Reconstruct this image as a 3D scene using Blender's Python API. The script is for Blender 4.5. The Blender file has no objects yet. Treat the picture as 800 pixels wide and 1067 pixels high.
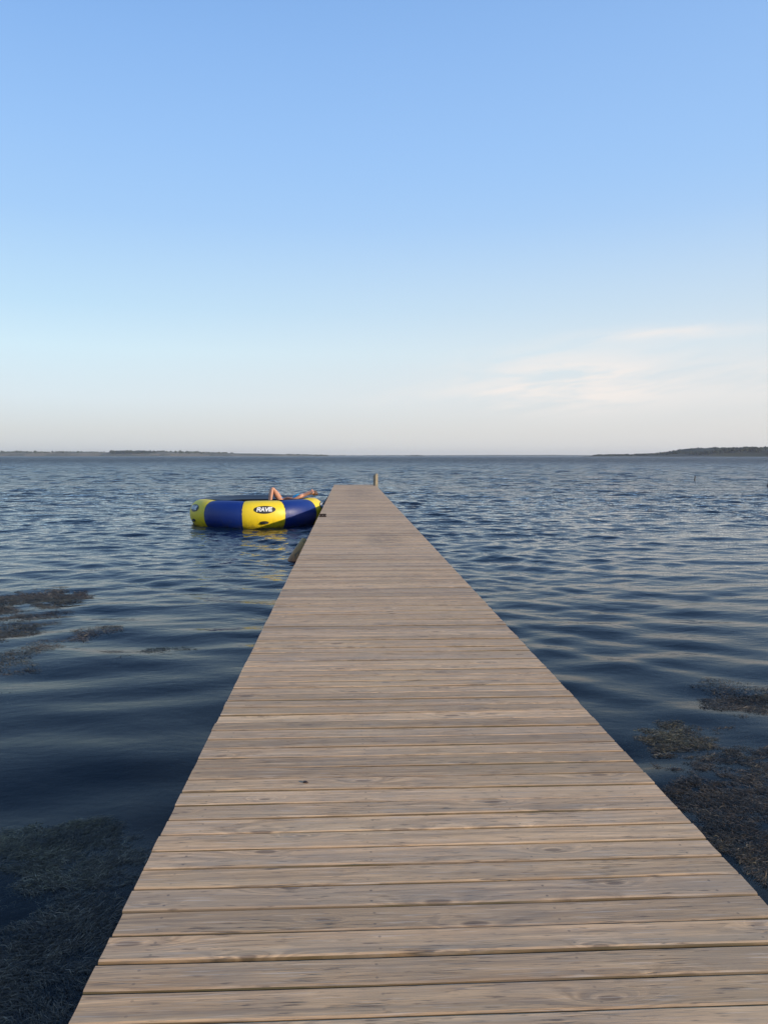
import bpy, bmesh, math, random
import numpy as np
from mathutils import Vector, Matrix

random.seed(7)
rng = np.random.default_rng(11)
D2R = math.radians
scene = bpy.context.scene
col = scene.collection

# ------------------------------------------------------------------ basics
EYE = 2.05            # eye above the water
DECK_Z = 0.60
XL, XR = -0.7236, 1.3514
Y0, Y1 = -3.2, 38.6
SUN_AZ = D2R(122.0)   # clockwise from +Y
SUN_EL = D2R(15.0)

scene.render.engine = 'CYCLES'
scene.view_settings.view_transform = 'Standard'
scene.view_settings.look = 'None'
scene.view_settings.gamma = 1.0
scene.view_settings.exposure = 0.0
scene.view_settings.use_curve_mapping = False
scene.cycles.use_denoising = True
scene.cycles.max_bounces = 8
scene.cycles.transparent_max_bounces = 12
scene.cycles.sample_clamp_indirect = 4.0
scene.cycles.caustics_reflective = False
scene.cycles.caustics_refractive = False

# ------------------------------------------------------------------ helpers
def srgb(r, g, b):
    f = lambda c: (c / 255 / 12.92) if c / 255 <= .04045 else ((c / 255 + .055) / 1.055) ** 2.4
    return (f(r), f(g), f(b), 1.0)

class NT:
    """tiny node-tree writer"""
    def __init__(s, tree):
        s.t = tree; s.n = tree.nodes; s.l = tree.links
    def __call__(s, typ, ins=None, **props):
        nd = s.n.new(typ)
        for k, v in props.items(): setattr(nd, k, v)
        for k, v in (ins or {}).items():
            sock = nd.inputs[k]
            if isinstance(v, bpy.types.NodeSocket): s.l.new(v, sock)
            elif isinstance(v, bpy.types.Node): s.l.new(v.outputs[0], sock)
            else: sock.default_value = v
        return nd
    def m(s, op, a, b=0.0, c=0.0, clamp=False):
        return s('ShaderNodeMath', {0: a, 1: b, 2: c}, operation=op, use_clamp=clamp).outputs[0]
    def mr(s, v, a, b, c=0.0, d=1.0, smooth=False):
        return s('ShaderNodeMapRange', {'Value': v, 'From Min': a, 'From Max': b, 'To Min': c, 'To Max': d},
                 interpolation_type='SMOOTHSTEP' if smooth else 'LINEAR').outputs[0]
    def mix(s, f, a, b, bt='MIX'):
        nd = s('ShaderNodeMix', None, data_type='RGBA', blend_type=bt)
        for i, v in ((0, f), (6, a), (7, b)):
            if isinstance(v, bpy.types.NodeSocket): s.l.new(v, nd.inputs[i])
            else: nd.inputs[i].default_value = v
        return nd.outputs[2]
    def noise(s, vec, scale=1.0, detail=4.0, rough=.55, dist=0.0):
        return s('ShaderNodeTexNoise', {'Vector': vec, 'Scale': scale, 'Detail': detail, 'Roughness': rough, 'Distortion': dist}).outputs[0]
    def scalev(s, v, x, y, z, ox=0, oy=0, oz=0):
        return s('ShaderNodeMapping', {'Vector': v, 'Scale': (x, y, z), 'Location': (ox, oy, oz)}).outputs[0]
    def vadd(s, a, b):
        return s('ShaderNodeVectorMath', {0: a, 1: b}, operation='ADD').outputs[0]
    def ramp(s, f, stops):
        nd = s('ShaderNodeValToRGB', {0: f}); cr = nd.color_ramp
        while len(cr.elements) < len(stops): cr.elements.new(.5)
        for e, (p, c) in zip(cr.elements, stops): e.position = p; e.color = c
        return nd.outputs[0]

def new_mat(name):
    m = bpy.data.materials.new(name); m.use_nodes = True
    m.node_tree.nodes.clear()
    n = NT(m.node_tree)
    out = n('ShaderNodeOutputMaterial')
    return m, n, out

def surf(n, out, colour, rough=.6, bump=None, bstr=.3, bdist=.01, **more):
    ins = {'Base Color': colour, 'Roughness': rough}
    if bump is not None:
        ins['Normal'] = n('ShaderNodeBump', {'Height': bump, 'Strength': bstr, 'Distance': bdist}).outputs[0]
    for k, v in more.items(): ins[k.replace('_', ' ')] = v
    b = n('ShaderNodeBsdfPrincipled', ins)
    n.l.new(b.outputs[0], out.inputs[0])
    return b

def objpos(n): return n('ShaderNodeTexCoord').outputs['Object']
def wpos(n): return n('ShaderNodeNewGeometry').outputs['Position']

def plain(name, c, c2=None, rough=.6, scale=8, bump=0, bdist=.01, **more):
    m, n, out = new_mat(name)
    p = objpos(n)
    f = n.noise(p, scale, 5)
    colr = n.mix(n.mr(f, .35, .65), c, c2 or tuple(x * .75 for x in c[:3]) + (1,))
    surf(n, out, colr, rough, f if bump else None, bump, bdist, **more)
    return m

def mesh_obj(name, verts, faces, mat=None, parent=None, smooth=False, mats=None, mi=None):
    me = bpy.data.meshes.new(name)
    me.from_pydata([tuple(v) for v in verts], [], [tuple(f) for f in faces])
    for m in (mats or ([mat] if mat else [])): me.materials.append(m)
    if mi is not None: me.polygons.foreach_set('material_index', mi)
    if smooth: me.polygons.foreach_set('use_smooth', [True] * len(me.polygons))
    me.update()
    o = bpy.data.objects.new(name, me); col.objects.link(o)
    if parent: o.parent = parent
    return o

def bm_obj(name, bm, mat, parent=None, smooth=False):
    me = bpy.data.meshes.new(name); bm.to_mesh(me); bm.free()
    me.materials.append(mat)
    if smooth: me.polygons.foreach_set('use_smooth', [True] * len(me.polygons))
    o = bpy.data.objects.new(name, me); col.objects.link(o)
    if parent: o.parent = parent
    return o

def empty(name, loc, label, cat, group=None):
    o = bpy.data.objects.new(name, None); col.objects.link(o)
    o.location = loc; o.empty_display_size = .2
    o['label'] = label; o['category'] = cat
    if group: o['group'] = group
    return o

def tag(o, label, cat, group=None):
    o['label'] = label; o['category'] = cat
    if group: o['group'] = group
    return o

def add_box(bm, x0, x1, y0, y1, z0, z1, bev=0.0, rot=None):
    r = bmesh.ops.create_cube(bm, size=1)
    M = Matrix.Translation(((x0 + x1) / 2, (y0 + y1) / 2, (z0 + z1) / 2)) @ (rot or Matrix()) @ \
        Matrix.Diagonal((x1 - x0, y1 - y0, z1 - z0, 1))
    bmesh.ops.transform(bm, matrix=M, verts=r['verts'])
    if bev:
        es = list({e for v in r['verts'] for e in v.link_edges})
        bmesh.ops.bevel(bm, geom=es, offset=bev, segments=2, affect='EDGES', profile=.6)

def tube(path, radii, seg=16, wob=0.0):
    """closed tapered tube along a path"""
    vs, fs = [], []
    path = [Vector(p) for p in path]
    for i, p in enumerate(path):
        t = (path[min(i + 1, len(path) - 1)] - path[max(i - 1, 0)]).normalized()
        up = Vector((0, 0, 1)) if abs(t.z) < .9 else Vector((0, 1, 0))
        a = t.cross(up).normalized(); b = t.cross(a).normalized()
        for k in range(seg):
            w = 2 * math.pi * k / seg
            r = radii[i] * (1 + random.uniform(-wob, wob))
            vs.append(p + a * (math.cos(w) * r) + b * (math.sin(w) * r))
    for i in range(len(path) - 1):
        for k in range(seg):
            k2 = (k + 1) % seg
            fs.append((i * seg + k, i * seg + k2, (i + 1) * seg + k2, (i + 1) * seg + k))
    fs.append(tuple(range(seg))[::-1]); fs.append(tuple((len(path) - 1) * seg + k for k in range(seg)))
    return vs, fs

# ------------------------------------------------------------------ camera
cam_d = bpy.data.cameras.new('camera'); cam = bpy.data.objects.new('camera', cam_d); col.objects.link(cam)
cam_d.sensor_fit = 'VERTICAL'; cam_d.sensor_height = 24.0
FPX = 800.0
cam_d.lens = FPX / 1067 * 24.0
cam_d.clip_start = .05; cam_d.clip_end = 60000
cam.location = (0, 0, EYE)
PITCH = math.atan(58.5 / FPX); YAW = math.atan(37.0 / FPX * math.cos(PITCH))
cam.rotation_euler = (math.pi / 2 - PITCH, 0, -YAW)
scene.camera = cam

def at(px, py, z=0.0):
    """ground point seen at pixel (px,py) of the 800x1067 photo, at height z (used for planning the layout)"""
    d = Vector((px - 400, 533.5 - py, -FPX))
    d.rotate(cam.rotation_euler)
    t = (z - EYE) / d.z
    return Vector((0, 0, EYE)) + d * t

# ------------------------------------------------------------------ sun + sky
sd = bpy.data.lights.new('sun', 'SUN'); sun = bpy.data.objects.new('sun', sd); col.objects.link(sun)
sd.energy = 4.8; sd.angle = D2R(.55); sd.color = (1.0, .84, .64)
sv = Vector((math.sin(SUN_AZ) * math.cos(SUN_EL), math.cos(SUN_AZ) * math.cos(SUN_EL), math.sin(SUN_EL)))
sun.rotation_euler = sv.to_track_quat('Z', 'Y').to_euler()
sun.location = (30, -20, 30)

world = bpy.data.worlds.new('World'); scene.world = world; world.use_nodes = True
world.node_tree.nodes.clear()
n = NT(world.node_tree)
wout = n('ShaderNodeOutputWorld')
sky = n('ShaderNodeTexSky', None, sky_type='NISHITA', sun_disc=False, sun_elevation=SUN_EL, sun_rotation=SUN_AZ,
        altitude=5.0, air_density=1.0, dust_density=1.2, ozone_density=1.6)
dirv = n('ShaderNodeTexCoord').outputs['Generated']
sep = n('ShaderNodeSeparateXYZ', {0: dirv})
X, Y, Z = sep.outputs
zz = n.m('MAXIMUM', Z, 0.0)
def L(r, g, b): return srgb(r, g, b)
grad = n.ramp(zz, [(0.0, L(217, 220, 221)), (.03, L(222, 226, 226)), (.07, L(225, 238, 245)), (.13, L(216, 242, 255)), (.18, L(197, 231, 255)),
                   (.28, L(170, 211, 255)), (.36, L(157, 201, 253)), (.45, L(142, 188, 246)), (.53, L(126, 174, 236)), (1.0, L(80, 126, 200))])
# paler and pinker towards the sun's side, low down
side = n.mr(n.m('DIVIDE', X, n.m('MAXIMUM', n.m('SQRT', n.m('SUBTRACT', 1.0, n.m('MULTIPLY', Z, Z))), .01)), -.35, .75)
low = n.mr(zz, .0, .34, 1.0, 0.0, True)
grad = n.mix(n.m('MULTIPLY', n.m('MULTIPLY', side, low), .80), grad, L(253, 238, 216))
grad = n.mix(n.m('MULTIPLY', side, .26), grad, L(176, 209, 250))
# thin cirrus low on the right
az = n.m('ARCTAN2', X, Y)
el = n.m('ARCSINE', Z)
cv = n('ShaderNodeCombineXYZ', {0: n.m('MULTIPLY', az, 5.0), 1: n.m('MULTIPLY', n.m('SUBTRACT', el, n.m('MULTIPLY', az, .12)), 30.0), 2: 3.3}).outputs[0]
cn = n.noise(cv, 1.6, 8, .58, .35)
def blob(ca, ce, wa, we, k):
    a = n.m('DIVIDE', n.m('SUBTRACT', az, ca), wa); e = n.m('DIVIDE', n.m('SUBTRACT', el, ce), we)
    q = n.m('ADD', n.m('MULTIPLY', a, a), n.m('MULTIPLY', e, e))
    return n.m('MULTIPLY', n.m('EXPONENT', n.m('MULTIPLY', q, -1.0)), k)
m1 = n.m('ADD', blob(.285, .094, .12, .034, 1.1), blob(.40, .147, .085, .008, .8))
m1 = n.m('ADD', m1, blob(.22, .075, .16, .016, .45))
m1 = n.m('ADD', m1, blob(.60, .09, .22, .03, .5))
cm = n.m('MULTIPLY', n.mr(cn, .30, .62, 0, 1, True), m1, clamp=True)
grad = n.mix(n.m('MULTIPLY', cm, .85), grad, L(255, 246, 240))
g10 = n('ShaderNodeVectorMath', {0: grad, 'Scale': 10.0}, operation='SCALE').outputs[0]
skyc = n.mix(.93, sky.outputs[0], g10)
bg = n('ShaderNodeBackground', {'Color': skyc, 'Strength': 0.1})
n.l.new(bg.outputs[0], wout.inputs[0])

# ------------------------------------------------------------------ water
def wave_set():
    W = []
    for lam in np.geomspace(.22, 5.5, 64):
        lam *= rng.uniform(.9, 1.1)
        th = rng.normal(0.10, .42)                    # travel mostly towards the shore
        k = 2 * math.pi / lam
        W.append((lam, k * math.sin(th), -k * math.cos(th), rng.uniform(0, 2 * math.pi)))
    return W
WAVES = wave_set()
def water_height(x, y, cell):
    """x,y arrays; cell: local mesh size (array)"""
    h = np.zeros_like(x)
    calm = np.clip((y - 3) / 22, 0, 1); calm = calm * calm * (3 - 2 * calm)
    # slow drift of wave directions so the sea is not a lattice
    sea = np.clip((y - 22) / 60, 0, 1)
    wx = x + .55 * np.sin(.31 * y + .17 * x + 1.0) + .35 * np.sin(.83 * x - .22 * y)
    wy = y + .55 * np.sin(.27 * x + .4) + .25 * np.sin(.61 * x + .33 * y + 2.1)
    gust = .78 + .22 * np.sin(.21 * x + .12 * y + .5) * np.sin(.09 * y - .17 * x + 1.3)
    for lam, kx, ky, ph in WAVES:
        far = .0125 * lam ** .55 * (.35 + .65 * math.exp(-((math.log(lam) - math.log(1.2)) / 1.1) ** 2)) * .46
        near = .0068 * math.exp(-((math.log(lam) - math.log(1.05)) / .50) ** 2) * .46
        a = near + (far - near) * calm
        if lam < .75: a = a * (1 + .9 * calm)
        a = a * (1 + 1.7 * sea * min(1, max(0, (lam - .9) / 1.2)))
        fade = np.clip((lam / cell - 2.2) / 1.6, 0, 1)
        s = np.sin(kx * wx + ky * wy + ph)
        h += a * fade * gust * (s + .10 * np.cos(2 * (kx * wx + ky * wy + ph)) )
    return h

dense = np.arange(-40, 40.01, .2)
coarse = np.concatenate([np.arange(40, 320, 5.0)[1:]])
ang = np.concatenate([dense, coarse]); ang = ang[ang < 320]
rr = [.45]
while rr[-1] < 420: rr.append(rr[-1] * 1.0036)
while rr[-1] < 9400: rr.append(rr[-1] * 1.09)
rr = np.array(rr)
A, R = np.meshgrid(np.radians(ang), rr)
WX = R * np.sin(A); WY = R * np.cos(A)
cell = R * .0040
WZ = water_height(WX, WY, cell)
WZ[:, len(dense):] = 0
nr, na = A.shape
V = np.stack([WX, WY, WZ], -1).reshape(-1, 3)
V = np.vstack([V, [[0, 0, 0]]])
ii, jj = np.meshgrid(np.arange(nr - 1), np.arange(na), indexing='ij')
j2 = (jj + 1) % na
F = np.stack([ii * na + jj, (ii + 1) * na + jj, (ii + 1) * na + j2, ii * na + j2], -1).reshape(-1, 4)[:, ::-1]
def np_mesh(name, V, quads, tris=None):
    me = bpy.data.meshes.new(name)
    nq = len(quads); nt_ = 0 if tris is None else len(tris)
    me.vertices.add(len(V)); me.vertices.foreach_set('co', np.asarray(V, dtype=np.float32).ravel())
    loops = quads.ravel() if tris is None else np.concatenate([quads.ravel(), tris.ravel()])
    me.loops.add(len(loops)); me.loops.foreach_set('vertex_index', loops.astype(np.int32))
    me.polygons.add(nq + nt_)
    st = np.arange(nq) * 4
    if nt_: st = np.concatenate([st, nq * 4 + np.arange(nt_) * 3])
    me.polygons.foreach_set('loop_start', st.astype(np.int32))
    me.update(calc_edges=True); me.validate()
    return me
cen = len(V) - 1
T = np.stack([np.full(na, cen), np.arange(na), (np.arange(na) + 1) % na], -1)[:, ::-1]
me = np_mesh('water', V, F, T)
me.polygons.foreach_set('use_smooth', [True] * len(me.polygons))

wm, n, out = new_mat('sea_water')
p = wpos(n)
sp = n('ShaderNodeSeparateXYZ', {0: p})
dist = n('ShaderNodeVectorMath', {0: p}, operation='LENGTH').outputs['Value']
farf = n.mr(dist, 6, 45, 0, 1)
vfar = n.mr(dist, 60, 350, 0, 1)
warp = n.noise(n.scalev(p, .35, .35, 0), 1.0, 2)
pw = n.vadd(p, n('ShaderNodeVectorMath', {0: n('ShaderNodeCombineXYZ', {0: warp, 1: warp, 2: 0.0}).outputs[0], 'Scale': 1.2}, operation='SCALE').outputs[0])
rip1 = n.noise(n.scalev(pw, 1.6, 3.4, 0), 1.0, 3, .5)           # small chop
rip2 = n.noise(n.scalev(pw, 6.0, 11.0, 0, 4, 2), 1.0, 2, .5)      # capillary ripples
rip3 = n.noise(n.scalev(pw, .22, .55, 0, 9, 1), 1.0, 4, .6)      # longer seas far out
hgt = n.m('ADD', n.m('MULTIPLY', n.m('MULTIPLY', rip1, farf), .11),
          n.m('ADD', n.m('MULTIPLY', rip2, n.m('ADD', .0026, n.m('MULTIPLY', farf, .018))),
              n.m('MULTIPLY', n.m('MULTIPLY', rip3, vfar), 1.5)))
bmp = n('ShaderNodeBump', {'Height': hgt, 'Strength': 1.0, 'Distance': 1.0}).outputs[0]
fres = n.m('MULTIPLY', n('ShaderNodeFresnel', {'IOR': 1.19, 'Normal': bmp}).outputs[0], n.m('MULTIPLY', n.mr(dist, 25, 260, 1.0, .72), n.mr(dist, 3, 15, .70, 1.0)))   # rough water far out reflects less than a mirror; reflection close in is dimmed to darken the near water
gl = n('ShaderNodeBsdfGlossy', {'Color': (1, .985, .95, 1), 'Roughness': n.mr(dist, 5, 200, .02, .24), 'Normal': bmp})
body = n('ShaderNodeBsdfDiffuse', {'Color': (.004, .0125, .028, 1)})
tr = n('ShaderNodeBsdfTransparent', {'Color': (.84, .90, .92, 1)})
clear = n.mr(dist, 3.0, 16.0, .86, .05)
inner = n('ShaderNodeMixShader', {0: clear, 1: body.outputs[0], 2: tr.outputs[0]})
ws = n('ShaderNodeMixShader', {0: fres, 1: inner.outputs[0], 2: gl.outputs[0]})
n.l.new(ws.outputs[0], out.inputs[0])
me.materials.append(wm)
water = bpy.data.objects.new('water', me); col.objects.link(water)
water['kind'] = 'structure'

# seabed: a beach behind the photographer sloping gently out under the water
ys = [-9300, -60, -20, -9, -5, -3, -1, 1, 2.5, 4, 6, 9, 14, 25, 60, 200, 1000, 4000, 9300]
zs = [1.2, 1.2, .9, .35, .05, -.12, -.22, -.30, -.36, -.45, -.62, -.85, -1.2, -1.6, -2.2, -2.6, -2.8, -2.9, -2.9]
xs = [-9300, -2000, -300, -60, -20, -10, -6, -4, -2, 0, 2, 4, 6, 10, 20, 60, 300, 2000, 9300]
vs, fs = [], []
for y, z in zip(ys, zs):
    for x in xs:
        vs.append((x, y, z + (random.uniform(-.05, .05) if abs(x) < 25 and abs(y) < 25 else 0)))
nx = len(xs)
for i in range(len(ys) - 1):
    for j in range(nx - 1):
        fs.append((i * nx + j, i * nx + j + 1, (i + 1) * nx + j + 1, (i + 1) * nx + j))
m, n, out = new_mat('seabed_sand')
p = wpos(n)
f = n.noise(p, 3.0, 6, .6); f2 = n.noise(p, 22, 4)
c = n.mix(n.mr(f, .35, .62), (.020, .018, .014, 1), (.006, .007, .006, 1))
surf(n, out, n.mix(n.mr(f2, .4, .7), c, (.008, .008, .008, 1)), .9, f2, .6, .02)
seabed = mesh_obj('seabed', vs, fs, m, smooth=True); seabed['kind'] = 'structure'

# ------------------------------------------------------------------ seaweed (uncountable strands)
def ell(px, py, sx, sy, w):          # an ellipse of weed placed where the photo shows it
    c = at(px, py); a = at(px + sx, py); b = at(px, py - sy); b2 = at(px, py + sy)
    return (c.x, c.y, abs(a.x - c.x), (b.y - b2.y) / 2, w)
PATCH = [ell(95, 868, 70, 18, 1.3), ell(70, 905, 105, 36, 1.2), ell(60, 985, 130, 62, 1.05), ell(10, 880, 45, 28, 1.15), ell(20, 1050, 120, 40, .8),
         ell(28, 628, 66, 19, 1.25), ell(10, 650, 60, 26, 1.0), ell(18, 690, 46, 28, 1.0), ell(95, 660, 34, 10, .95),
         ell(175, 678, 48, 8, 1.0), ell(125, 684, 22, 6, .7), ell(203, 655, 16, 5, .5), ell(0, 720, 26, 18, .6), ell(55, 577, 26, 4, .35),
         ell(700, 732, 34, 9, .5), ell(745, 735, 60, 10, .5), ell(690, 738, 24, 6, .7), ell(720, 708, 55, 7, .4), ell(790, 765, 34, 14, .8), ell(705, 780, 50, 20, .95),
         ell(755, 790, 100, 50, 1.15), ell(770, 850, 95, 55, 1.3), ell(725, 815, 60, 36, 1.1), ell(770, 728, 90, 28, .95), ell(800, 905, 40, 40, 1.2), ell(840, 820, 60, 60, .8), ell(745, 870, 30, 16, .6),
         ell(715, 677, 14, 3, .5), ell(630, 655, 14, 3, .35), ell(465, 636, 22, 3, .3), ell(540, 632, 20, 3, .25)]
def vnoise(x, y, s, seed):
    g = np.random.default_rng(seed).random((64, 64))
    u = x * s; v = y * s
    i = np.floor(u).astype(int); j = np.floor(v).astype(int)
    fu = u - i; fv = v - j; fu = fu * fu * (3 - 2 * fu); fv = fv * fv * (3 - 2 * fv)
    q = lambda a, b: g[a % 64, b % 64]
    return (q(i, j) * (1 - fu) + q(i + 1, j) * fu) * (1 - fv) + (q(i, j + 1) * (1 - fu) + q(i + 1, j + 1) * fu) * fv
NS = 1900000
sx, sy, sw = [], [], []
areas = np.array([p[2] * p[3] * p[4] for p in PATCH]); areas = areas / areas.sum()
for (cx, cy, ra, rb, w), ar in zip(PATCH, areas):
    k = int(NS * ar); th = rng.uniform(0, 2 * np.pi, k); r = np.sqrt(rng.random(k)) * 1.12
    sx.append(cx + ra * r * np.cos(th)); sy.append(cy + rb * r * np.sin(th)); sw.append(w * (1.15 - r ** 3 * .75))
sx = np.concatenate(sx); sy = np.concatenate(sy); sw = np.concatenate(sw)
nz = .38 * vnoise(sx, sy * .8, 1.8, 1) + .30 * vnoise(sx * .8, sy, 6.5, 2) + .32 * np.where(sy > 6.3, vnoise(sx * .55, sy, 9.0, 3), vnoise(sx * .6, sy, 19.0, 3))
clump = .5 * vnoise(sx, sy, 2.2, 1) + .5 * vnoise(sx, sy, 9.0, 5)
den = np.clip((nz * sw - .21) / .44, 0, 1)
keep = (rng.random(len(sx)) < den ** 1.7 * np.where(sy > 6.3, .30, 1.0)) & ~((sx > XL - .02) & (sx < XR + .02)) & (sy > .4)
sx, sy, clump, nz = sx[keep], sy[keep], clump[keep], (nz * sw)[keep]
K = len(sx); print('strands', K)
ln = rng.uniform(.012, .075, K) * np.clip(.75 + .03 * sy, .7, 1.6); wd = rng.uniform(.0005, .0015, K) * np.clip(.7 + .10 * sy, .8, 2.2)
th = rng.normal(0, .5, K) + 2.2 * (vnoise(sx, sy, 3.5, 8) - .5)
bend = rng.normal(0, .8, K)
dep = np.clip(.085 - (nz - .17) * .34, -.002, .10)                 # denser mats lie at the surface, thin ones hang below it
base = water_height(sx, sy, np.full(K, .05)) - dep + rng.normal(0, .004, K) - rng.random(K) ** 2 * .05
SV = np.zeros((K, 3, 2, 3)); t_ = th.copy(); px_, py_ = sx.copy(), sy.copy()
for s in range(3):
    nxn, nyn = -np.sin(t_), np.cos(t_)
    w_ = wd * (1.0, .9, .35)[s]
    zb = base + (.004 if s == 1 else 0) + rng.normal(0, .004, K)
    tilt = rng.normal(0, .35, K) * w_
    SV[:, s, 0] = np.stack([px_ - nxn * w_, py_ - nyn * w_, zb - tilt], -1)
    SV[:, s, 1] = np.stack([px_ + nxn * w_, py_ + nyn * w_, zb + tilt], -1)
    px_ = px_ + np.cos(t_) * ln / 2; py_ = py_ + np.sin(t_) * ln / 2; t_ = t_ + bend
o6 = np.arange(K)[:, None] * 6
SF = np.concatenate([o6 + np.array([[0, 2, 3, 1]]), o6 + np.array([[2, 4, 5, 3]])]).astype(np.int64)
me = np_mesh('seaweed', SV.reshape(-1, 3), SF)
tone = np.clip(.10 + .75 * rng.random(K) ** 2.2 + .7 * (clump - .5), 0, 1)
hue = vnoise(sx, sy, 1.3, 9) * .6 + rng.random(K) * .4
attr = me.attributes.new('tone', 'FLOAT_COLOR', 'POINT')
cc = np.repeat(np.stack([tone, hue, rng.random(K), np.ones(K)], -1)[:, None], 6, 1).reshape(-1, 4)
attr.data.foreach_set('color', cc.ravel().astype(np.float32))
m, n, out = new_mat('seaweed_strands')
a = n('ShaderNodeAttribute', None, attribute_name='tone')
s3 = n('ShaderNodeSeparateColor', {0: a.outputs['Color']})
c1 = n.ramp(s3.outputs[0], [(0, (.010, .009, .007, 1)), (.45, (.090, .060, .032, 1)), (.8, (.22, .16, .095, 1)), (1, (.42, .33, .22, 1))])
c2 = n.ramp(s3.outputs[0], [(0, (.008, .009, .006, 1)), (.5, (.085, .068, .028, 1)), (1, (.30, .25, .11, 1))])
surf(n, out, n.mix(n.mr(s3.outputs[1], .35, .75), c1, c2), .55)
me.materials.append(m)
weed = bpy.data.objects.new('seaweed', me); col.objects.link(weed)
weed['kind'] = 'stuff'; tag(weed, 'brown mats of seaweed strands drifting at the surface on both sides of the jetty', 'seaweed')

# ------------------------------------------------------------------ jetty
jetty = empty('jetty', (0, 0, 0), 'long straight jetty of weathered grey boards running out over the water', 'jetty')

def wood_mat(name, edge):
    m, n, out = new_mat(name)
    p = wpos(n)
    a = n('ShaderNodeAttribute', None, attribute_name='board')
    sc = n('ShaderNodeSeparateColor', {0: a.outputs['Color']})
    r1, r2, r3 = sc.outputs[0], sc.outputs[1], sc.outputs[2]
    off = n('ShaderNodeCombineXYZ', {0: n.m('MULTIPLY', r1, 71.0), 1: n.m('MULTIPLY', r2, 53.0), 2: n.m('MULTIPLY', r3, 37.0)}).outputs[0]
    q = n.vadd(p, off)
    # knots: cells stretched along the board; grain flows round them
    vq = n.scalev(q, 1.9, 6.5, 0)
    vo = n('ShaderNodeTexVoronoi', {'Vector': vq, 'Scale': 1.0, 'Randomness': 1.0}, voronoi_dimensions='2D', feature='F1')
    kd = vo.outputs['Distance']
    vs_ = n('ShaderNodeSeparateColor', {0: vo.outputs['Color']})
    kon = n.m('GREATER_THAN', vs_.outputs[0], .42)
    ksz = n.mr(vs_.outputs[1], 0, 1, .5, 1.25)
    knotd = n.m('DIVIDE', kd, ksz)
    swirl = n.m('MULTIPLY', n.m('EXPONENT', n.m('MULTIPLY', n.m('MULTIPLY', knotd, knotd), -16.0)), kon)
    low = n.noise(n.scalev(q, .9, 7, 0), 1.0, 3, .5)
    gy = n.m('ADD', n.m('ADD', n.m('MULTIPLY', n('ShaderNodeSeparateXYZ', {0: q}).outputs[1], 62.0), n.m('MULTIPLY', low, 5.5)), n.m('MULTIPLY', swirl, 5.0))
    gx = n.m('MULTIPLY', n('ShaderNodeSeparateXYZ', {0: q}).outputs[0], 1.6)
    gv = n('ShaderNodeCombineXYZ', {0: gx, 1: gy, 2: r3}).outputs[0]
    g1 = n.noise(gv, 1.0, 4, .6)
    rings = n.m('SINE', n.m('MULTIPLY', gy, 1.7))
    fib = n.noise(n.scalev(q, 9, 260, 0), 1.0, 3, .6)
    blot = n.noise(n.scalev(p, 1.2, 1.6, 0), 1.0, 5, .6)
    blot2 = n.noise(n.scalev(q, 3.5, 9, 0, 5), 1.0, 4, .6)
    grey = n.mix(n.mr(g1, .3, .72), (.385, .230, .112, 1), (.78, .50, .268, 1))
    grey = n.mix(n.m('MULTIPLY', n.mr(rings, .1, 1.0), .34), grey, (.215, .15, .10, 1))
    grey = n.mix(n.m('MULTIPLY', n.mr(fib, .48, .68), .60), grey, (.19, .145, .11, 1))
    grey = n.mix(n.m('MULTIPLY', n.mr(blot2, .47, .68), .55), grey, (.35, .255, .168, 1))      # blue-grey weathered parts
    grey = n.mix(n.m('MULTIPLY', n.mr(blot, .45, .7), .45), grey, (.50, .34, .18, 1))        # warmer bare parts
    tone = n.mr(r2, 0, 1, .80, 1.28)
    grey = n('ShaderNodeVectorMath', {0: grey, 'Scale': tone}, operation='SCALE').outputs[0]
    grey = n.mix(n.mr(r3, .55, 1.0, 0, .55), grey, n.mix(.5, grey, (.26, .215, .175, 1)))             # some boards greyer than others
    # knots, cracks, nails, stains
    core = n.m('MULTIPLY', n.mr(knotd, .055, .085, 1, 0), kon)
    ring = n.m('MULTIPLY', n.mr(n.m('ABSOLUTE', n.m('SUBTRACT', knotd, .15)), .0, .05, 1, 0), kon)
    grey = n.mix(n.m('MULTIPLY', ring, .28), grey, (.22, .16, .11, 1))
    grey = n.mix(n.m('MULTIPLY', core, .62), grey, (.085, .055, .04, 1))
    ck = n.noise(n.scalev(q, 2.4, 75, 0, 7, 3), 1.0, 2, .4)
    ckm = n.noise(n.scalev(q, 3.0, 11.0, 0, 2, 8), 1.0, 2, .5)
    crack = n.m('MULTIPLY', n.mr(n.m('ABSOLUTE', n.m('SUBTRACT', ck, .5)), .0, .025, 1, 0), n.mr(ckm, .53, .62))
    grey = n.mix(n.m('MULTIPLY', crack, .75), grey, (.05, .038, .03, 1))
    fl = n.noise(n.scalev(q, 11, 85, 0, 3, 9), 1.0, 3, .5)
    grey = n.mix(n.mr(fl, .60, .72, 0, .75), grey, (.12, .085, .06, 1))
    wl = n.noise(n.scalev(q, 5, 120, 0, 1, 4), 1.0, 2, .5)
    grey = n.mix(n.mr(wl, .58, .72, 0, .45), grey, (.66, .53, .40, 1))
    xs_ = n('ShaderNodeSeparateXYZ', {0: p}).outputs[0]
    vv = a.outputs['Alpha']                                         # 0..1 across the board
    nail = None
    for nxp in (XL + .13, XL + .80, XL + 1.38, XR - .12):
        for nv in (.24, .74):
            jx = n.m('ADD', n.m('SUBTRACT', xs_, nxp), n.m('MULTIPLY', n.m('SUBTRACT', r1, .5), .03))
            jv = n.m('MULTIPLY', n.m('SUBTRACT', n.m('ADD', vv, n.m('MULTIPLY', r3, .05)), nv), .118)
            d2 = n.m('ADD', n.m('MULTIPLY', jx, jx), n.m('MULTIPLY', jv, jv))
            k = n.mr(d2, .000010, .000036, 1, 0)
            nail = k if nail is None else n.m('MAXIMUM', nail, k)
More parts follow.
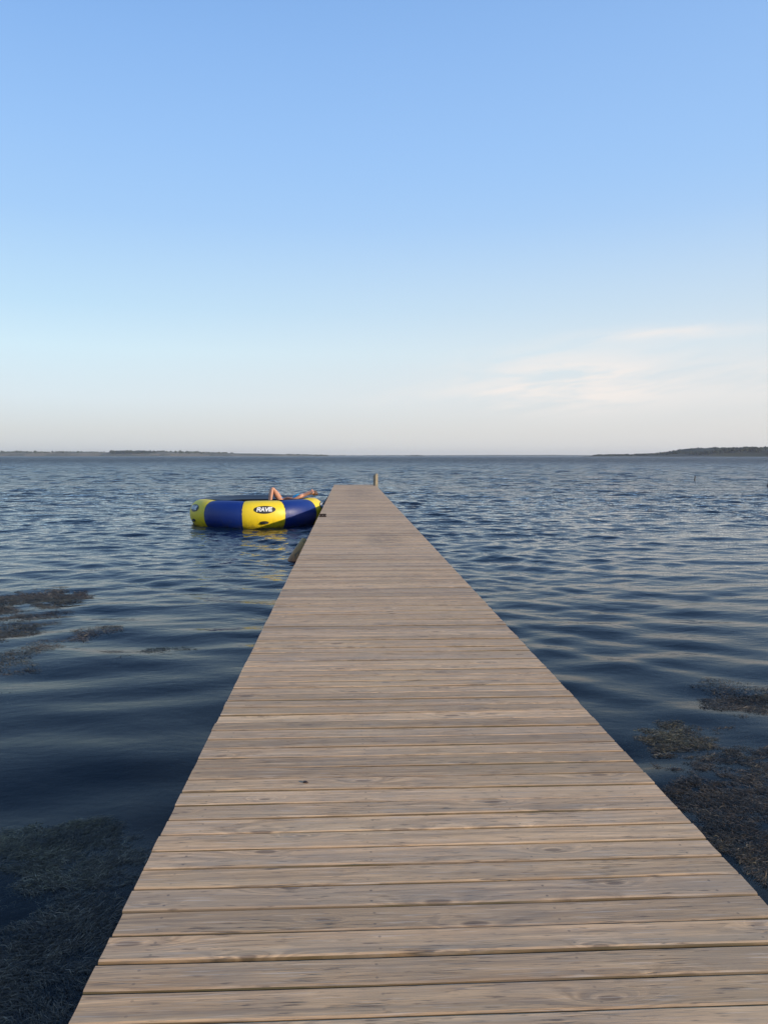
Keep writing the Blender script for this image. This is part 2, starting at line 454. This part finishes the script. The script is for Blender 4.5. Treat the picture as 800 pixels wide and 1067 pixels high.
    grey = n.mix(n.m('MULTIPLY', nail, n.mr(r3, 0, 1, .1, .6)), grey, (.07, .06, .055, 1))
    def stain(cx, cy, rx, ry, k):
        sp_ = n('ShaderNodeSeparateXYZ', {0: p})
        u = n.m('DIVIDE', n.m('SUBTRACT', sp_.outputs[0], cx), rx); v = n.m('DIVIDE', n.m('SUBTRACT', sp_.outputs[1], cy), ry)
        q2 = n.m('SQRT', n.m('ADD', n.m('MULTIPLY', u, u), n.m('MULTIPLY', v, v)))
        return n.m('MULTIPLY', n.m('MULTIPLY', n.mr(q2, .2, 1.1, 1, 0), n.mr(blot2, .38, .6)), k)
    st = n.m('ADD', stain(.62, 13.2, .42, 1.3, .85), stain(.42, 30.5, .8, 6.5, .6))
    st = n.m('ADD', st, stain(.15, 18, .6, 3, .25), clamp=True)
    grey = n.mix(n.m('MULTIPLY', st, .75), grey, (.10, .085, .07, 1))
    if edge:
        e1 = n.noise(n.scalev(q, 3, 30, 10), 1.0, 4, .6)
        e2 = n.noise(n.scalev(q, 1.1, 6, 2, 3), 1.0, 3, .6)
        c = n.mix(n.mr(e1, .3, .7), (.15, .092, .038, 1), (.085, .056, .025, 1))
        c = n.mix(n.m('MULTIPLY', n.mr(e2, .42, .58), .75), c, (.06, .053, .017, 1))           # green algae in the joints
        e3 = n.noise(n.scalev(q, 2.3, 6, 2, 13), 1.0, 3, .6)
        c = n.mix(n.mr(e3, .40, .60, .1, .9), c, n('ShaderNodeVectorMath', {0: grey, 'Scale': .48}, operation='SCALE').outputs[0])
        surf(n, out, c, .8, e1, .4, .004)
    else:
        h = n.m('ADD', n.m('MULTIPLY', g1, .6), n.m('ADD', n.m('MULTIPLY', fib, .5), n.m('MULTIPLY', crack, -1.6)))
        surf(n, out, grey, n.mr(g1, .3, .7, .72, .88), h, .55, .0035)
    return m
W_TOP = wood_mat('weathered_board', False); W_EDGE = wood_mat('ochre_board_edge', True)

vs, fs, mi, att = [], [], [], []
y = Y0
PITCHB = .1242
while y < Y1:
    w = PITCHB - random.choice([.0035, .0045, .005, .006, .0085]) + random.uniform(-.0015, .0015)
    zoff = random.gauss(0, .0014); roll = random.gauss(0, .010); skew = random.gauss(0, .0016)
    xl = XL + random.gauss(0, .0014); xr = XR + random.gauss(0, .0018)
    cup = random.gauss(-.0006, .0012)
    rnd = (random.random(), random.random(), random.random())
    b = .0085
    prof = [(0, -.030, 0), (0, -.0070, 0), (.0018, -.0026, 0), (b, 0, .06), (w * .33, cup, .33), (w * .67, cup, .67), (w - b, 0, .94), (w - .0022, -.0036, 1), (w, -.0070, 1), (w, -.030, 1)]
    NSx = 9; ph = random.uniform(0, 6.28); amp = random.uniform(.0005, .0022)
    b0 = len(vs)
    for s in range(NSx):
        t = s / (NSx - 1); x = xl + (xr - xl) * t
        bow = amp * math.sin(ph + t * 5.0); tw = roll * (t - .5) * 1.2
        for v, z, al in prof:
            chip = random.uniform(-.0012, .0012) if al in (0, 1) and z > -.012 else 0
            vs.append((x, y + v + bow + skew * (t - .5) * 4 + chip, DECK_Z + zoff + z + (v - w / 2) * (roll * .35 + tw) + bow * .5))
            att.append(rnd + (al,))
    k = len(prof)
    for s in range(NSx - 1):
        for j in range(k):
            j2 = (j + 1) % k
            fs.append((b0 + s * k + j, b0 + (s + 1) * k + j, b0 + (s + 1) * k + j2, b0 + s * k + j2))
            mi.append(1 if j in (0, 1, 7, 8, 9) else 0)
    fs.append(tuple(b0 + j for j in range(k))); mi.append(1)
    fs.append(tuple(b0 + (NSx - 1) * k + j for j in range(k))[::-1]); mi.append(1)
    y += PITCHB
YEND = y
deck = mesh_obj('deck', vs, fs, parent=jetty, mats=[W_TOP, W_EDGE], mi=mi)
at_ = deck.data.attributes.new('board', 'FLOAT_COLOR', 'POINT')
at_.data.foreach_set('color', np.array(att, dtype=np.float32).ravel())
bm = bmesh.new(); bm.from_mesh(deck.data); bmesh.ops.recalc_face_normals(bm, faces=bm.faces); bm.to_mesh(deck.data); bm.free()

M_BEAM = plain('beam_timber', (.12, .10, .075, 1), (.07, .06, .045, 1), .85, 6, .3)
m, n, out = new_mat('algae_pile_timber')
p = wpos(n); zc = n('ShaderNodeSeparateXYZ', {0: p}).outputs[2]
f = n.noise(n.scalev(p, 14, 14, 3), 1.0, 5, .6)
up = n.mr(n.m('ADD', zc, n.m('MULTIPLY', f, .25)), .12, .55)
c = n.mix(up, (.34, .12, .025, 1), (.44, .25, .06, 1))
c = n.mix(n.mr(f, .5, .7), c, (.10, .06, .025, 1))
surf(n, out, c, .55, f, .6, .02)
M_ALGAE = m
M_TAR = plain('tarred_timber', (.018, .016, .016, 1), (.035, .028, .022, 1), .6, 9, .5)
M_POST = plain('grey_post_timber', (.30, .25, .17, 1), (.20, .17, .12, 1), .8, 7, .4)

for bx_ in (XL + .12, (XL + XR) / 2, XR - .12):
    bm = bmesh.new(); add_box(bm, bx_ - .04, bx_ + .04, Y0 + .05, YEND - .03, DECK_Z - .232, DECK_Z - .034, .004)
    bm_obj('stringer', bm, M_BEAM, jetty)
py = 2.2
while py < YEND:
    bm = bmesh.new(); add_box(bm, XL + .05, XR - .05, py - .05, py + .05, DECK_Z - .41, DECK_Z - .236, .006)
    bm_obj('crossbeam', bm, M_BEAM, jetty)
    for bx_ in (XL + .26, XR - .26):
        v_, f_ = tube([(bx_, py + .001, -2.2), (bx_, py, -.2), (bx_, py, DECK_Z - .38)], [.10, .10, .095], 14)
        mesh_obj('pile', v_, f_, M_TAR, jetty, True)
    py += 3.05
# raking support piles, one pair close in (weedy) and one pair far out (dark)
for d, mt in ((15.15, M_ALGAE), (33.2, M_TAR)):
    for sgn, ex in ((-1, XL), (1, XR)):
        top = Vector((ex + sgn * (.06 if mt is M_ALGAE and sgn < 0 else -.08), d + .05, DECK_Z - (.26 if mt is M_ALGAE and sgn < 0 else .17))); foot = Vector((ex + sgn * (.60 if sgn < 0 else .30), d - .25, -.55))
        pts = [top.lerp(foot, t) for t in (0, .2, .4, .6, .8, 1)]
        v_, f_ = tube(pts, ([.17, .18, .19, .20, .21, .21] if mt is M_ALGAE and sgn < 0 else [.13, .135, .14, .145, .15, .15]), 16, .025)
        o = mesh_obj('raking_pile', v_, f_, mt, jetty, True)
        o['label'] = 'brown weedy raking pile leaning out of the water' if mt is M_ALGAE else 'dark raking pile near the far end'

# post at the far right corner: square timber, weathered, sloped top
pp = at(391.6, 507.2, DECK_Z)
bm = bmesh.new(); s = .088
ring0 = [(-s, -s), (s, -s), (s, s), (-s, s)]
va = [bm.verts.new((x, y, -1.9)) for x, y in ring0]; vb = [bm.verts.new((x, y, .50 + (-.04 if x < 0 else .03))) for x, y in ring0]
vc = [bm.verts.new((x * .72, y * .72, .56 + (-.03 if x < 0 else .03))) for x, y in ring0]
bm.faces.new(va[::-1]); bm.faces.new(vc)
for k in range(4):
    k2 = (k + 1) % 4
    bm.faces.new((va[k], va[k2], vb[k2], vb[k])); bm.faces.new((vb[k], vb[k2], vc[k2], vc[k]))
bmesh.ops.bevel(bm, geom=[e for e in bm.edges if abs(e.verts[0].co.z - e.verts[1].co.z) > .5], offset=.012, segments=2, affect='EDGES')
post = bm_obj('mooring_post', bm, M_POST, jetty)
post.location = (XR - .03, 37.55, DECK_Z); post.rotation_euler = (0, 0, D2R(40))
post['label'] = 'square grey post standing up at the far end'
# iron mooring cleat on the left edge beside the trampoline
cl = at(336.3, 538.5, DECK_Z)
bm = bmesh.new()
add_box(bm, -.085, .085, -.05, .05, 0, .03, .006)
for sx_ in (-.035, .035): add_box(bm, sx_ - .025, sx_ + .025, -.02, .02, .026, .05, .003)
add_box(bm, -.085, .085, -.016, .016, .044, .074, .008)
M_IRON = plain('dark_iron', (.02, .018, .017, 1), (.05, .028, .018, 1), .55, 30, .3, Metallic=.4)
cleat = bm_obj('cleat', bm, M_IRON, jetty); cleat.location = (cl.x, cl.y, DECK_Z + .001)

# dark little pebble lying by a joint
pc = at(318.5, 816.0, DECK_Z)
bm = bmesh.new(); bmesh.ops.create_icosphere(bm, subdivisions=3, radius=1)
for v in bm.verts:
    q = v.co; k = 1 + .16 * math.sin(q.x * 4 + 1) * math.cos(q.y * 3) + .1 * math.sin(q.z * 6 + q.x * 3)
    v.co = Vector((q.x * .0125 * k, q.y * .0075 * k, q.z * .0055 * k))
peb = bm_obj('pebble', bm, plain('dark_pebble', (.022, .014, .010, 1), (.05, .03, .02, 1), .5, 90, .4), smooth=True)
peb.location = (pc.x, pc.y, DECK_Z + .005); peb.rotation_euler = (0, .1, -.35)
tag(peb, 'tiny dark pebble lying on the pale deck boards', 'pebble')

# ------------------------------------------------------------------ trampoline
TC = Vector((-2.80, 23.75, 0)); RM, RT, ZC = 1.60, .425, .335
tramp = empty('water_trampoline', TC, 'round inflatable water trampoline with blue and yellow panels moored at the jetty', 'trampoline')
def tp(th, ph, off=0.0, r=RT):
    c_, s_ = math.cos(ph), math.sin(ph)                   # slightly squared section, as the real tube has
    c_ = math.copysign(abs(c_) ** .84, c_); s_ = math.copysign(abs(s_) ** .90, s_)
    q = RM + (r + off) * c_
    return Vector((q * math.sin(th), -q * math.cos(th), ZC + (r + off) * s_))
def vinyl(name, c, rough=.34):
    m, n, out = new_mat(name)
    p = objpos(n)
    f = n.noise(p, 2.2, 5, .6); g = n.noise(n.scalev(p, 3, 3, 1.2), 3.0, 4, .6)
    dirt = n.mr(n('ShaderNodeSeparateXYZ', {0: p}).outputs[2], .02, .30, .55, 0)       # scum line just above the water
    cc = n.mix(n.mr(f, .35, .7, 0, .22), c, tuple(x * .6 for x in c[:3]) + (1,))
    cc = n.mix(n.m('MULTIPLY', n.m('MULTIPLY', dirt, n.mr(g, .42, .62)), .8), cc, (.05, .05, .03, 1))
    surf(n, out, cc, rough, g, .25, .03)
    return m
M_Y = vinyl('yellow_vinyl', (.83, .60, .015, 1), .48); M_B = vinyl('blue_vinyl', (.002, .022, .17, 1), .46)
M_K = plain('black_vinyl', (.010, .010, .012, 1), (.02, .02, .022, 1), .45, 20)
M_W = plain('white_print', (.78, .78, .76, 1), (.66, .66, .66, 1), .5, 20)
M_MAT = plain('jump_mat_mesh', (.020, .020, .022, 1), (.032, .032, .034, 1), .7, 14, .2)
M_GREYW = plain('seam_tape', (.015, .03, .12, 1), None, .5)
def panel(i):
    a0 = D2R(-6 + 36 * i) + .003; a1 = D2R(-6 + 36 * (i + 1)) - .003
    na_, nb = 16, 40; vs, fs = [], []
    for u in range(na_ + 1):
        t = u / na_; e = abs(2 * t - 1)
        r = RT * (1 - .035 * e ** 6 + .012 * (1 - e ** 2))
        for v in range(nb):
            ph = 2 * math.pi * v / nb
            rr_ = r * (1 + .012 * math.sin(17 * ph + i * 2) * e ** 8 + .006 * math.sin(5 * ph + i) * e ** 2)
            vs.append(tp(a0 + (a1 - a0) * t, ph, r=rr_))
    for u in range(na_):
        for v in range(nb):
            v2 = (v + 1) % nb
            fs.append((u * nb + v, (u + 1) * nb + v, (u + 1) * nb + v2, u * nb + v2))
    o = mesh_obj('tube_panel', vs, fs, M_Y if i % 2 == 0 else M_B, tramp, True)
    o['label'] = ('yellow' if i % 2 == 0 else 'blue') + ' panel of the inflated ring'
    return o, (a0 + a1) / 2
def patch(th0, ph0, pts2, off):
    return [tp(th0 + s / (RM + RT), ph0 + t / RT, off) for s, t in pts2]
def oval(th0, ph0, a, b, off):
    vs, fs = [], []
    nr_, ns_ = 6, 40
    pts = [(0, 0)]
    for r in range(1, nr_ + 1):
        for k in range(ns_):
            w = 2 * math.pi * k / ns_; pts.append((a * r / nr_ * math.cos(w), b * r / nr_ * math.sin(w)))
    vs = patch(th0, ph0, pts, off)
    for k in range(ns_): fs.append((0, 1 + k, 1 + (k + 1) % ns_))
    for r in range(nr_ - 1):
        for k in range(ns_):
            k2 = (k + 1) % ns_
            fs.append((1 + r * ns_ + k, 1 + (r + 1) * ns_ + k, 1 + (r + 1) * ns_ + k2, 1 + r * ns_ + k2))
    return vs, fs
LET = {'R': [[(0, 0), (0, 1), (.62, 1), (.72, .86), (.72, .64), (.62, .5), (0, .5)], [(.35, .5), (.76, 0)]],
       'A': [[(0, 0), (.40, 1), (.80, 0)], [(.15, .33), (.65, .33)]],
       'V': [[(0, 1), (.40, 0), (.80, 1)]],
       'E': [[(.7, 0), (0, 0), (0, 1), (.7, 1)], [(0, .52), (.6, .52)]]}
def lettering(th0, ph0, word, W_, H_, off):
    vs, fs = [], []
    adv = 1.06; tot = len(word) * adv - .26
    for i, ch in enumerate(word):
        for pl in LET[ch]:
            for (x0, y0), (x1, y1) in zip(pl[:-1], pl[1:]):
                def g(x, y):
                    X_ = (i * adv + x - tot / 2) / tot * W_; Y_ = (y - .5) * H_
                    return X_ + .22 * Y_, Y_
                ax, ay = g(x0, y0); bx2, by2 = g(x1, y1)
                dx, dy = bx2 - ax, by2 - ay; L_ = math.hypot(dx, dy) or 1; dx /= L_; dy /= L_
                hw = .0165; ax -= dx * hw * .9; ay -= dy * hw * .9; bx2 += dx * hw * .9; by2 += dy * hw * .9
                b0 = len(vs)
                vs += patch(th0, ph0, [(ax + dy * hw, ay - dx * hw), (bx2 + dy * hw, by2 - dx * hw), (bx2 - dy * hw, by2 + dx * hw), (ax - dy * hw, ay + dx * hw)], off + .0006 * (len(fs) % 7))
                fs.append((b0, b0 + 1, b0 + 2, b0 + 3))
    return vs, fs
for i in range(10):
    po, mid = panel(i)
    # tie-down handle low on the panel
    ph = D2R(-21 if i % 2 == 0 else -30)
    pts = [tp(mid - .05, ph, .0), tp(mid - .045, ph, .035), tp(mid, ph, .05), tp(mid + .045, ph, .035), tp(mid + .05, ph, .0)]
    if i % 2 == 0:
        v_, f_ = tube(pts, [.022] * 5, 8); mesh_obj('handle', v_, f_, M_K, po, True)
        v_, f_ = oval(mid, ph, .13, .045, .006); mesh_obj('handle_patch', v_, f_, M_K if i else M_K, po, True)
        lg = oval(mid + .010, D2R(25), .315, .118, .012)
        lo = mesh_obj('emblem', lg[0], lg[1], M_K, po, True); lo['label'] = 'black oval emblem with white capital letters'
        lt = lettering(mid + .010, D2R(25.5), 'RAVE', .42, .098, .020)
        mesh_obj('lettering', lt[0], lt[1], M_W, po)
    # dark seam tape between panels
    th = D2R(-6 + 36 * i); sv_, sf_ = [], []
    for k in range(40):
        p_ = 2 * math.pi * k / 40
        for dth in (-.007, .007): sv_.append(tp(th + dth, p_, r=RT * .972))
    for k in range(40):
        k2 = (k + 1) % 40; sf_.append((2 * k, 2 * k + 1, 2 * k2 + 1, 2 * k2))
    mesh_obj('seam', sv_, sf_, M_GREYW, tramp, True)
# jump mat, frame and spring cover
vs, fs = [(0, 0, .535)], []
for r, z in ((.4, .548), (.8, .59), (1.06, .652)):
    for k in range(48):
        w = 2 * math.pi * k / 48; vs.append((r * math.cos(w), r * math.sin(w), z))
for k in range(48): fs.append((0, 1 + k, 1 + (k + 1) % 48))
for q in range(2):
    for k in range(48): fs.append((1 + q * 48 + k, 1 + (q + 1) * 48 + k, 1 + (q + 1) * 48 + (k + 1) % 48, 1 + q * 48 + (k + 1) % 48))
mesh_obj('jump_mat', vs, fs, M_MAT, tramp, True)
vs, fs = [], []
for r, z in ((1.03, .672), (1.20, .690), (1.36, .722), (1.50, .768), (1.57, .776)):
    for k in range(60):
        w = 2 * math.pi * k / 60; vs.append((r * math.cos(w), r * math.sin(w), z))
for q in range(4):
    for k in range(60): fs.append((q * 60 + k, (q + 1) * 60 + k, (q + 1) * 60 + (k + 1) % 60, q * 60 + (k + 1) % 60))
mesh_obj('spring_cover', vs, fs, M_K, tramp, True)
ringp = [(1.17 * math.cos(2 * math.pi * k / 60), 1.17 * math.sin(2 * math.pi * k / 60), .640) for k in range(61)]
v_, f_ = tube(ringp, [.022] * 61, 8)
mesh_obj('frame', v_, f_, plain('galvanised_steel', (.35, .35, .36, 1), None, .4, Metallic=.9), tramp, True)

# ------------------------------------------------------------------ person lying on the trampoline
m, n, out = new_mat('skin'); p = objpos(n)
f = n.noise(p, 9, 4)
surf(n, out, n.mix(n.mr(f, .35, .65), (.58, .30, .19, 1), (.50, .24, .15, 1)), .5, Subsurface_Weight=.12, Subsurface_Scale=.01)
M_SKIN = m
M_HAIR = plain('auburn_hair', (.050, .018, .008, 1), (.09, .034, .014, 1), .5, 60, .6, .01)
M_SWIM = plain('turquoise_swimwear', (.02, .36, .62, 1), (.02, .28, .52, 1), .6, 20)

def skin_mesh(name, chains, mat, parent, root=0, sub=2):
    verts, edges, rad, idx = [], [], [], {}
    for ch in chains:
        prev = None
        for key, pos, r in ch:
            if key in idx: k = idx[key]
            else:
                k = len(verts); idx[key] = k; verts.append(pos); rad.append(r)
            if prev is not None: edges.append((prev, k))
            prev = k
    me = bpy.data.meshes.new(name); me.from_pydata(verts, edges, []); me.update()
    o = bpy.data.objects.new(name, me); col.objects.link(o)
    sk = o.modifiers.new('skin', 'SKIN'); sk.use_smooth_shade = True; sk.branch_smoothing = .6
    lay = me.skin_vertices[0].data
    # one root per connected island
    seen = set(); adj = {i: [] for i in range(len(verts))}
    for a_, b_ in edges: adj[a_].append(b_); adj[b_].append(a_)
    for i in range(len(verts)):
        lay[i].radius = (rad[i], rad[i]) if not isinstance(rad[i], tuple) else rad[i]
        if i not in seen:
            lay[i].use_root = True; st = [i]
            while st:
                q = st.pop()
                if q in seen: continue
                seen.add(q); st += adj[q]
        else: lay[i].use_root = False
    ss = o.modifiers.new('subsurf', 'SUBSURF'); ss.levels = sub; ss.render_levels = sub
    dg = bpy.context.evaluated_depsgraph_get(); dg.update()
    em = bpy.data.meshes.new_from_object(o.evaluated_get(dg))
    o.modifiers.clear(); o.data = em; em.name = name
    em.materials.clear(); em.materials.append(mat)
    em.polygons.foreach_set('use_smooth', [True] * len(em.polygons))
    if parent: o.parent = parent
    return o

PB = Vector((-1.88, 23.62, 0))
person = empty('person', PB, 'person in turquoise swimwear lying back on the trampoline with both knees raised', 'person')
def w(x, y, z): return Vector((x, y, z)) - PB
hip = w(-2.09, 23.92, .665)
body = [
    [('pel', hip, (.135, .105)), ('wst', w(-1.88, 23.85, .68), (.115, .09)), ('rib', w(-1.69, 23.77, .725), (.13, .095)), ('che', w(-1.53, 23.70, .79), (.14, .10)),
     ('nkb', w(-1.38, 23.65, .85), (.085, .07)), ('nk', w(-1.27, 23.62, .895), .052), ('jaw', w(-1.175, 23.615, .925), .066), ('hd', w(-1.09, 23.61, .925), .096), ('hdt', w(-1.03, 23.61, .92), .075)],
]
for sg, nm, kx, kz in ((-1, 'n', -2.31, 1.085), (1, 'f', -2.36, 1.06)):
    y0 = 23.56 + sg * .10
    body.append([('pel', hip, .1), (nm + 'hp', w(-2.12, y0 + .33, .685), .093), (nm + 'th', w(-2.22, y0 + .16, .90), .082), (nm + 'kn', w(kx, y0, kz), .058),
                 (nm + 'cf', w(kx - .03, y0 - .02, kz - .20), .056), (nm + 'an', w(kx - .06, y0 - .05, .625), .038), (nm + 'ht', w(kx - .055, y0 - .05, .59), .036), (nm + 'ft', w(kx - .19, y0 - .06, .58), .028), (nm + 'to', w(kx - .26, y0 - .06, .575), .018)])
# near arm lies along the side with the hand on the belly, far arm bent behind the head
body.append([('che', Vector(), 0), ('nsh', w(-1.44, 23.51, .82), .056), ('nel', w(-1.66, 23.52, .73), .041), ('nwr', w(-1.83, 23.69, .765), .027), ('npa', w(-1.90, 23.74, .765), .032)])
body.append([('che', Vector(), 0), ('fsh', w(-1.44, 23.83, .83), .056), ('fel', w(-1.12, 23.93, .96), .041), ('fwr', w(-1.02, 23.74, .89), .027), ('fpa', w(-1.0, 23.67, .87), .032)])
fing = []
for pa, d, s_, u in (('npa', Vector((-.9, .35, -.15)).normalized(), Vector((.35, .9, 0)).normalized(), Vector((0, 0, -1))),
                     ('fpa', Vector((-.3, -.9, -.1)).normalized(), Vector((.9, -.3, 0)).normalized(), Vector((0, 0, 1)))):
    c0 = w(-1.90, 23.74, .765) if pa == 'npa' else w(-1.0, 23.67, .87)
    for k, ln_ in enumerate((.062, .074, .078, .070, .056)):
        if k == 0: st = c0 + s_ * .022; dd = (d + s_ * 1.1).normalized()
        else: st = c0 + s_ * (.026 - .0175 * (k - 1)) + d * .012; dd = d
        fing.append([(pa + str(k) + 'a', st, .0095), (pa + str(k) + 'b', st + dd * ln_ * .6, .0088), (pa + str(k) + 'c', st + dd * ln_ + u * .012, .0072)])
# nose and ears
hc = w(-1.10, 23.61, .925)
body.append([('hd', hc, 0), ('nose', w(-1.135, 23.61, 1.035), .016)])
body.append([('hd', hc, 0), ('earn', w(-1.085, 23.505, .92), .02)])
body.append([('hd', hc, 0), ('earf', w(-1.085, 23.715, .92), .02)])
b_ = skin_mesh('body', body + fing, M_SKIN, person)
hair = skin_mesh('hair', [[('a', w(-1.115, 23.615, .885), .085), ('b', w(-1.06, 23.61, .90), .106), ('c', w(-1.015, 23.61, .935), .092), ('d', w(-.985, 23.61, .90), .06), ('e', w(-.95, 23.60, .845), .035)],
                          [('c', Vector(), 0), ('f', w(-1.03, 23.61, .99), .05)]], M_HAIR, person)
top = skin_mesh('swim_top', [[('a', w(-1.69, 23.77, .727), (.139, .106)), ('b', w(-1.61, 23.735, .758), (.148, .112)), ('c', w(-1.53, 23.70, .792), (.150, .110)), ('d', w(-1.49, 23.68, .806), (.128, .098))]], M_SWIM, person)
bot = skin_mesh('swim_bottoms', [[('a', w(-2.00, 23.89, .672), (.132, .104)), ('b', w(-2.09, 23.92, .665), (.144, .114)), ('c', w(-2.14, 23.93, .67), (.145, .112))]], M_SWIM, person)

# ------------------------------------------------------------------ stakes in the water
def stake(px, py, hh, lab):
    b = at(px, py)
    t = empty('stake', (b.x, b.y, 0), lab, 'stake', 'stakes standing in the water')
    v_, f_ = tube([(0, 0, -2.4), (0, 0, 0), (.02, 0, hh)], [.055, .05, .04], 10)
    mesh_obj('pole', v_, f_, M_TAR, t, True)
    v_, f_ = tube([(-.09, 0, .10), (0, .0, .13), (.06, 0, .07)], [.02, .05, .02], 10)
    mesh_obj('float', v_, f_, M_TAR, t, True)
stake(723.3, 501.2, .42, 'thin dark stake far out in open water right of the jetty')
stake(799.6, 507.0, .38, 'short dark stake in the water at the right edge of the photo')

# ------------------------------------------------------------------ far shores
def prof_fn(seed):
    r = np.random.default_rng(seed); fr = [(r.uniform(3, 40), r.uniform(0, 6.28), 1) for _ in range(10)]
    return lambda u: sum(math.sin(f * u * 2 + p_) / (1 + f * .12) for f, p_, _ in fr) / 3.2
def land(name, px0, px1, D, depth, hfun, mat, seed, nseg=220):
    x0 = (px0 - 363) / FPX * D; x1 = (px1 - 363) / FPX * D
    vs, fs = [], []; NV = 14; pf = prof_fn(seed)
    for i in range(nseg + 1):
        u = i / nseg
        for j in range(NV + 1):
            v = j / NV
            e = min(1, min(u, 1 - u) * 9) ** .6
            h = (hfun(u) * (1 + .22 * pf(u + v * .05))) * math.sin(math.pi * min(1, v * .92 + .03)) ** .7 * e
            vs.append((x0 + (x1 - x0) * u + 12 * math.sin(v * 9 + u * 40), D + depth * v + 30 * math.sin(u * 23 + seed) * (1 - v), -1.0 if j in (0, NV) else max(.4, h)))
    for i in range(nseg):
        for j in range(NV):
            a_ = i * (NV + 1) + j
            fs.append((a_, a_ + NV + 1, a_ + NV + 2, a_ + 1))
    o = mesh_obj(name, vs, fs, mat, smooth=False); o['kind'] = 'structure'
    return x0, x1
def land_mat(name, a, b, c, sc_):
    m, n, out = new_mat(name); p = wpos(n)
    f = n.noise(n.scalev(p, sc_, sc_ * .5, sc_), 1.0, 5, .6); g = n.noise(p, .06, 3)
    cc = n.mix(n.mr(f, .47, .53), a, b); cc = n.mix(n.mr(g, .55, .65), cc, c)
    surf(n, out, cc, .95)
    return m
L_FIELD = land_mat('far_fields', (.15, .12, .07, 1), (.06, .065, .035, 1), (.24, .18, .12, 1), .006)
L_WOOD = land_mat('headland_grass', (.015, .024, .014, 1), (.022, .030, .016, 1), (.016, .022, .012, 1), .01)
L_PALE = land_mat('distant_land', (.06, .075, .05, 1), (.08, .085, .06, 1), (.09, .09, .07, 1), .004)
def bump(u, c, w_, h): return h * math.exp(-((u - c) / w_) ** 2)
DL, DR, DT, DM = 3600., 1900., 2400., 6800.
land('far_hills', -160, 352, DL, 700, lambda u: max(4.0, 19 - 14.5 * max(0, u - .70) / .30 + bump(u, .62, .1, 4)), L_FIELD, 3)
land('headland', 728, 1150, DR, 420, lambda u: 6 + 16 * min(1, u * 9) + bump(u, .45, .2, 5), L_WOOD, 5)
land('low_point', 628, 790, DT, 250, lambda u: 2.2 + 3.2 * u, L_WOOD, 8)
land('distant_shore', 300, 660, DM, 500, lambda u: 7.5 + bump(u, .7, .2, 3.5), L_PALE, 12)
land('low_island', 424, 441, 5200., 90, lambda u: 4.6, L_WOOD, 14, 40)

def wood(name, label, px0, px1, D, depth, count, hfun, mat, seed, gaps=.0, base=None):
    """a far-off wood that reads as one mass: many ragged crowns in one mesh"""
    r = random.Random(seed); bm = bmesh.new()
    x0 = (px0 - 363) / FPX * D; x1 = (px1 - 363) / FPX * D; pf = prof_fn(seed + 50)
    for k in range(count):
        u = r.random()
        if gaps and pf(u) < gaps: continue
        h = hfun(u) * r.uniform(.65, 1.15)
        rad = h * r.uniform(.35, .6)
        res = bmesh.ops.create_icosphere(bm, subdivisions=1, radius=1)
        px_, py_ = x0 + (x1 - x0) * u, D + depth * r.random()
        zb = r.uniform(0, 1) + (base(u) * r.uniform(.55, .95) if base else 0)
        for v in res['verts']:
            j = 1 + r.uniform(-.3, .3)
            v.co = Vector((px_ + v.co.x * rad * j, py_ + v.co.y * rad * j, zb + h * .5 + v.co.z * h * .5 * j))
    o = bm_obj(name, bm, mat); o['kind'] = 'stuff'; tag(o, label, 'woodland')
    return o
F_DARK = land_mat('far_foliage', (.012, .022, .013, 1), (.020, .032, .018, 1), (.016, .02, .013, 1), .03)
F_MID = land_mat('far_hedges', (.05, .06, .03, 1), (.035, .048, .022, 1), (.07, .065, .035, 1), .03)
wood('woodland', 'hedges and copses strung along the low far shore on the left', -150, 340, DL + 130, 520, 1500, lambda u: 11 - 6 * max(0, u - .7) / .3, F_MID, 21, -.05, lambda u: max(1, 17 - 14.5 * max(0, u - .7) / .3))
wood('woodland', 'dark wood on the left far shore above the trampoline', 118, 162, DL + 60, 300, 500, lambda u: 11, F_DARK, 22, 0, lambda u: 18)
wood('woodland', 'dark wooded headland rising at the right end of the horizon', 735, 1150, DR + 40, 330, 4200, lambda u: 5.5 + 2 * min(1, u * 9), F_DARK, 23, 0, lambda u: 5 + 15 * min(1, u * 9))
wood('woodland', 'low straggling trees on the spit left of the wooded headland', 636, 760, DT + 40, 170, 800, lambda u: 6 + 5 * min(1, u * 1.4), F_DARK, 24, -.25)
wood('woodland', 'hazy tree line on the distant shore beyond the jetty', 320, 650, DM + 120, 300, 700, lambda u: 9, F_MID, 25, -.1)
wood('woodland', 'tiny dark clump of trees on a far islet right of the jetty post', 428, 440, 5230., 40, 60, lambda u: 7.5, F_DARK, 26)

# ------------------------------------------------------------------ haze
bm = bmesh.new(); add_box(bm, -9600, 9600, -9600, 9600, -4.0, 60.0)
m, n, out = new_mat('haze_air')
pv = n('ShaderNodeVolumePrincipled', {'Color': (.91, .92, .95, 1), 'Density': .00007, 'Anisotropy': .25})
n.l.new(pv.outputs[0], out.inputs['Volume'])
hz = bm_obj('haze', bm, m); hz['kind'] = 'stuff'
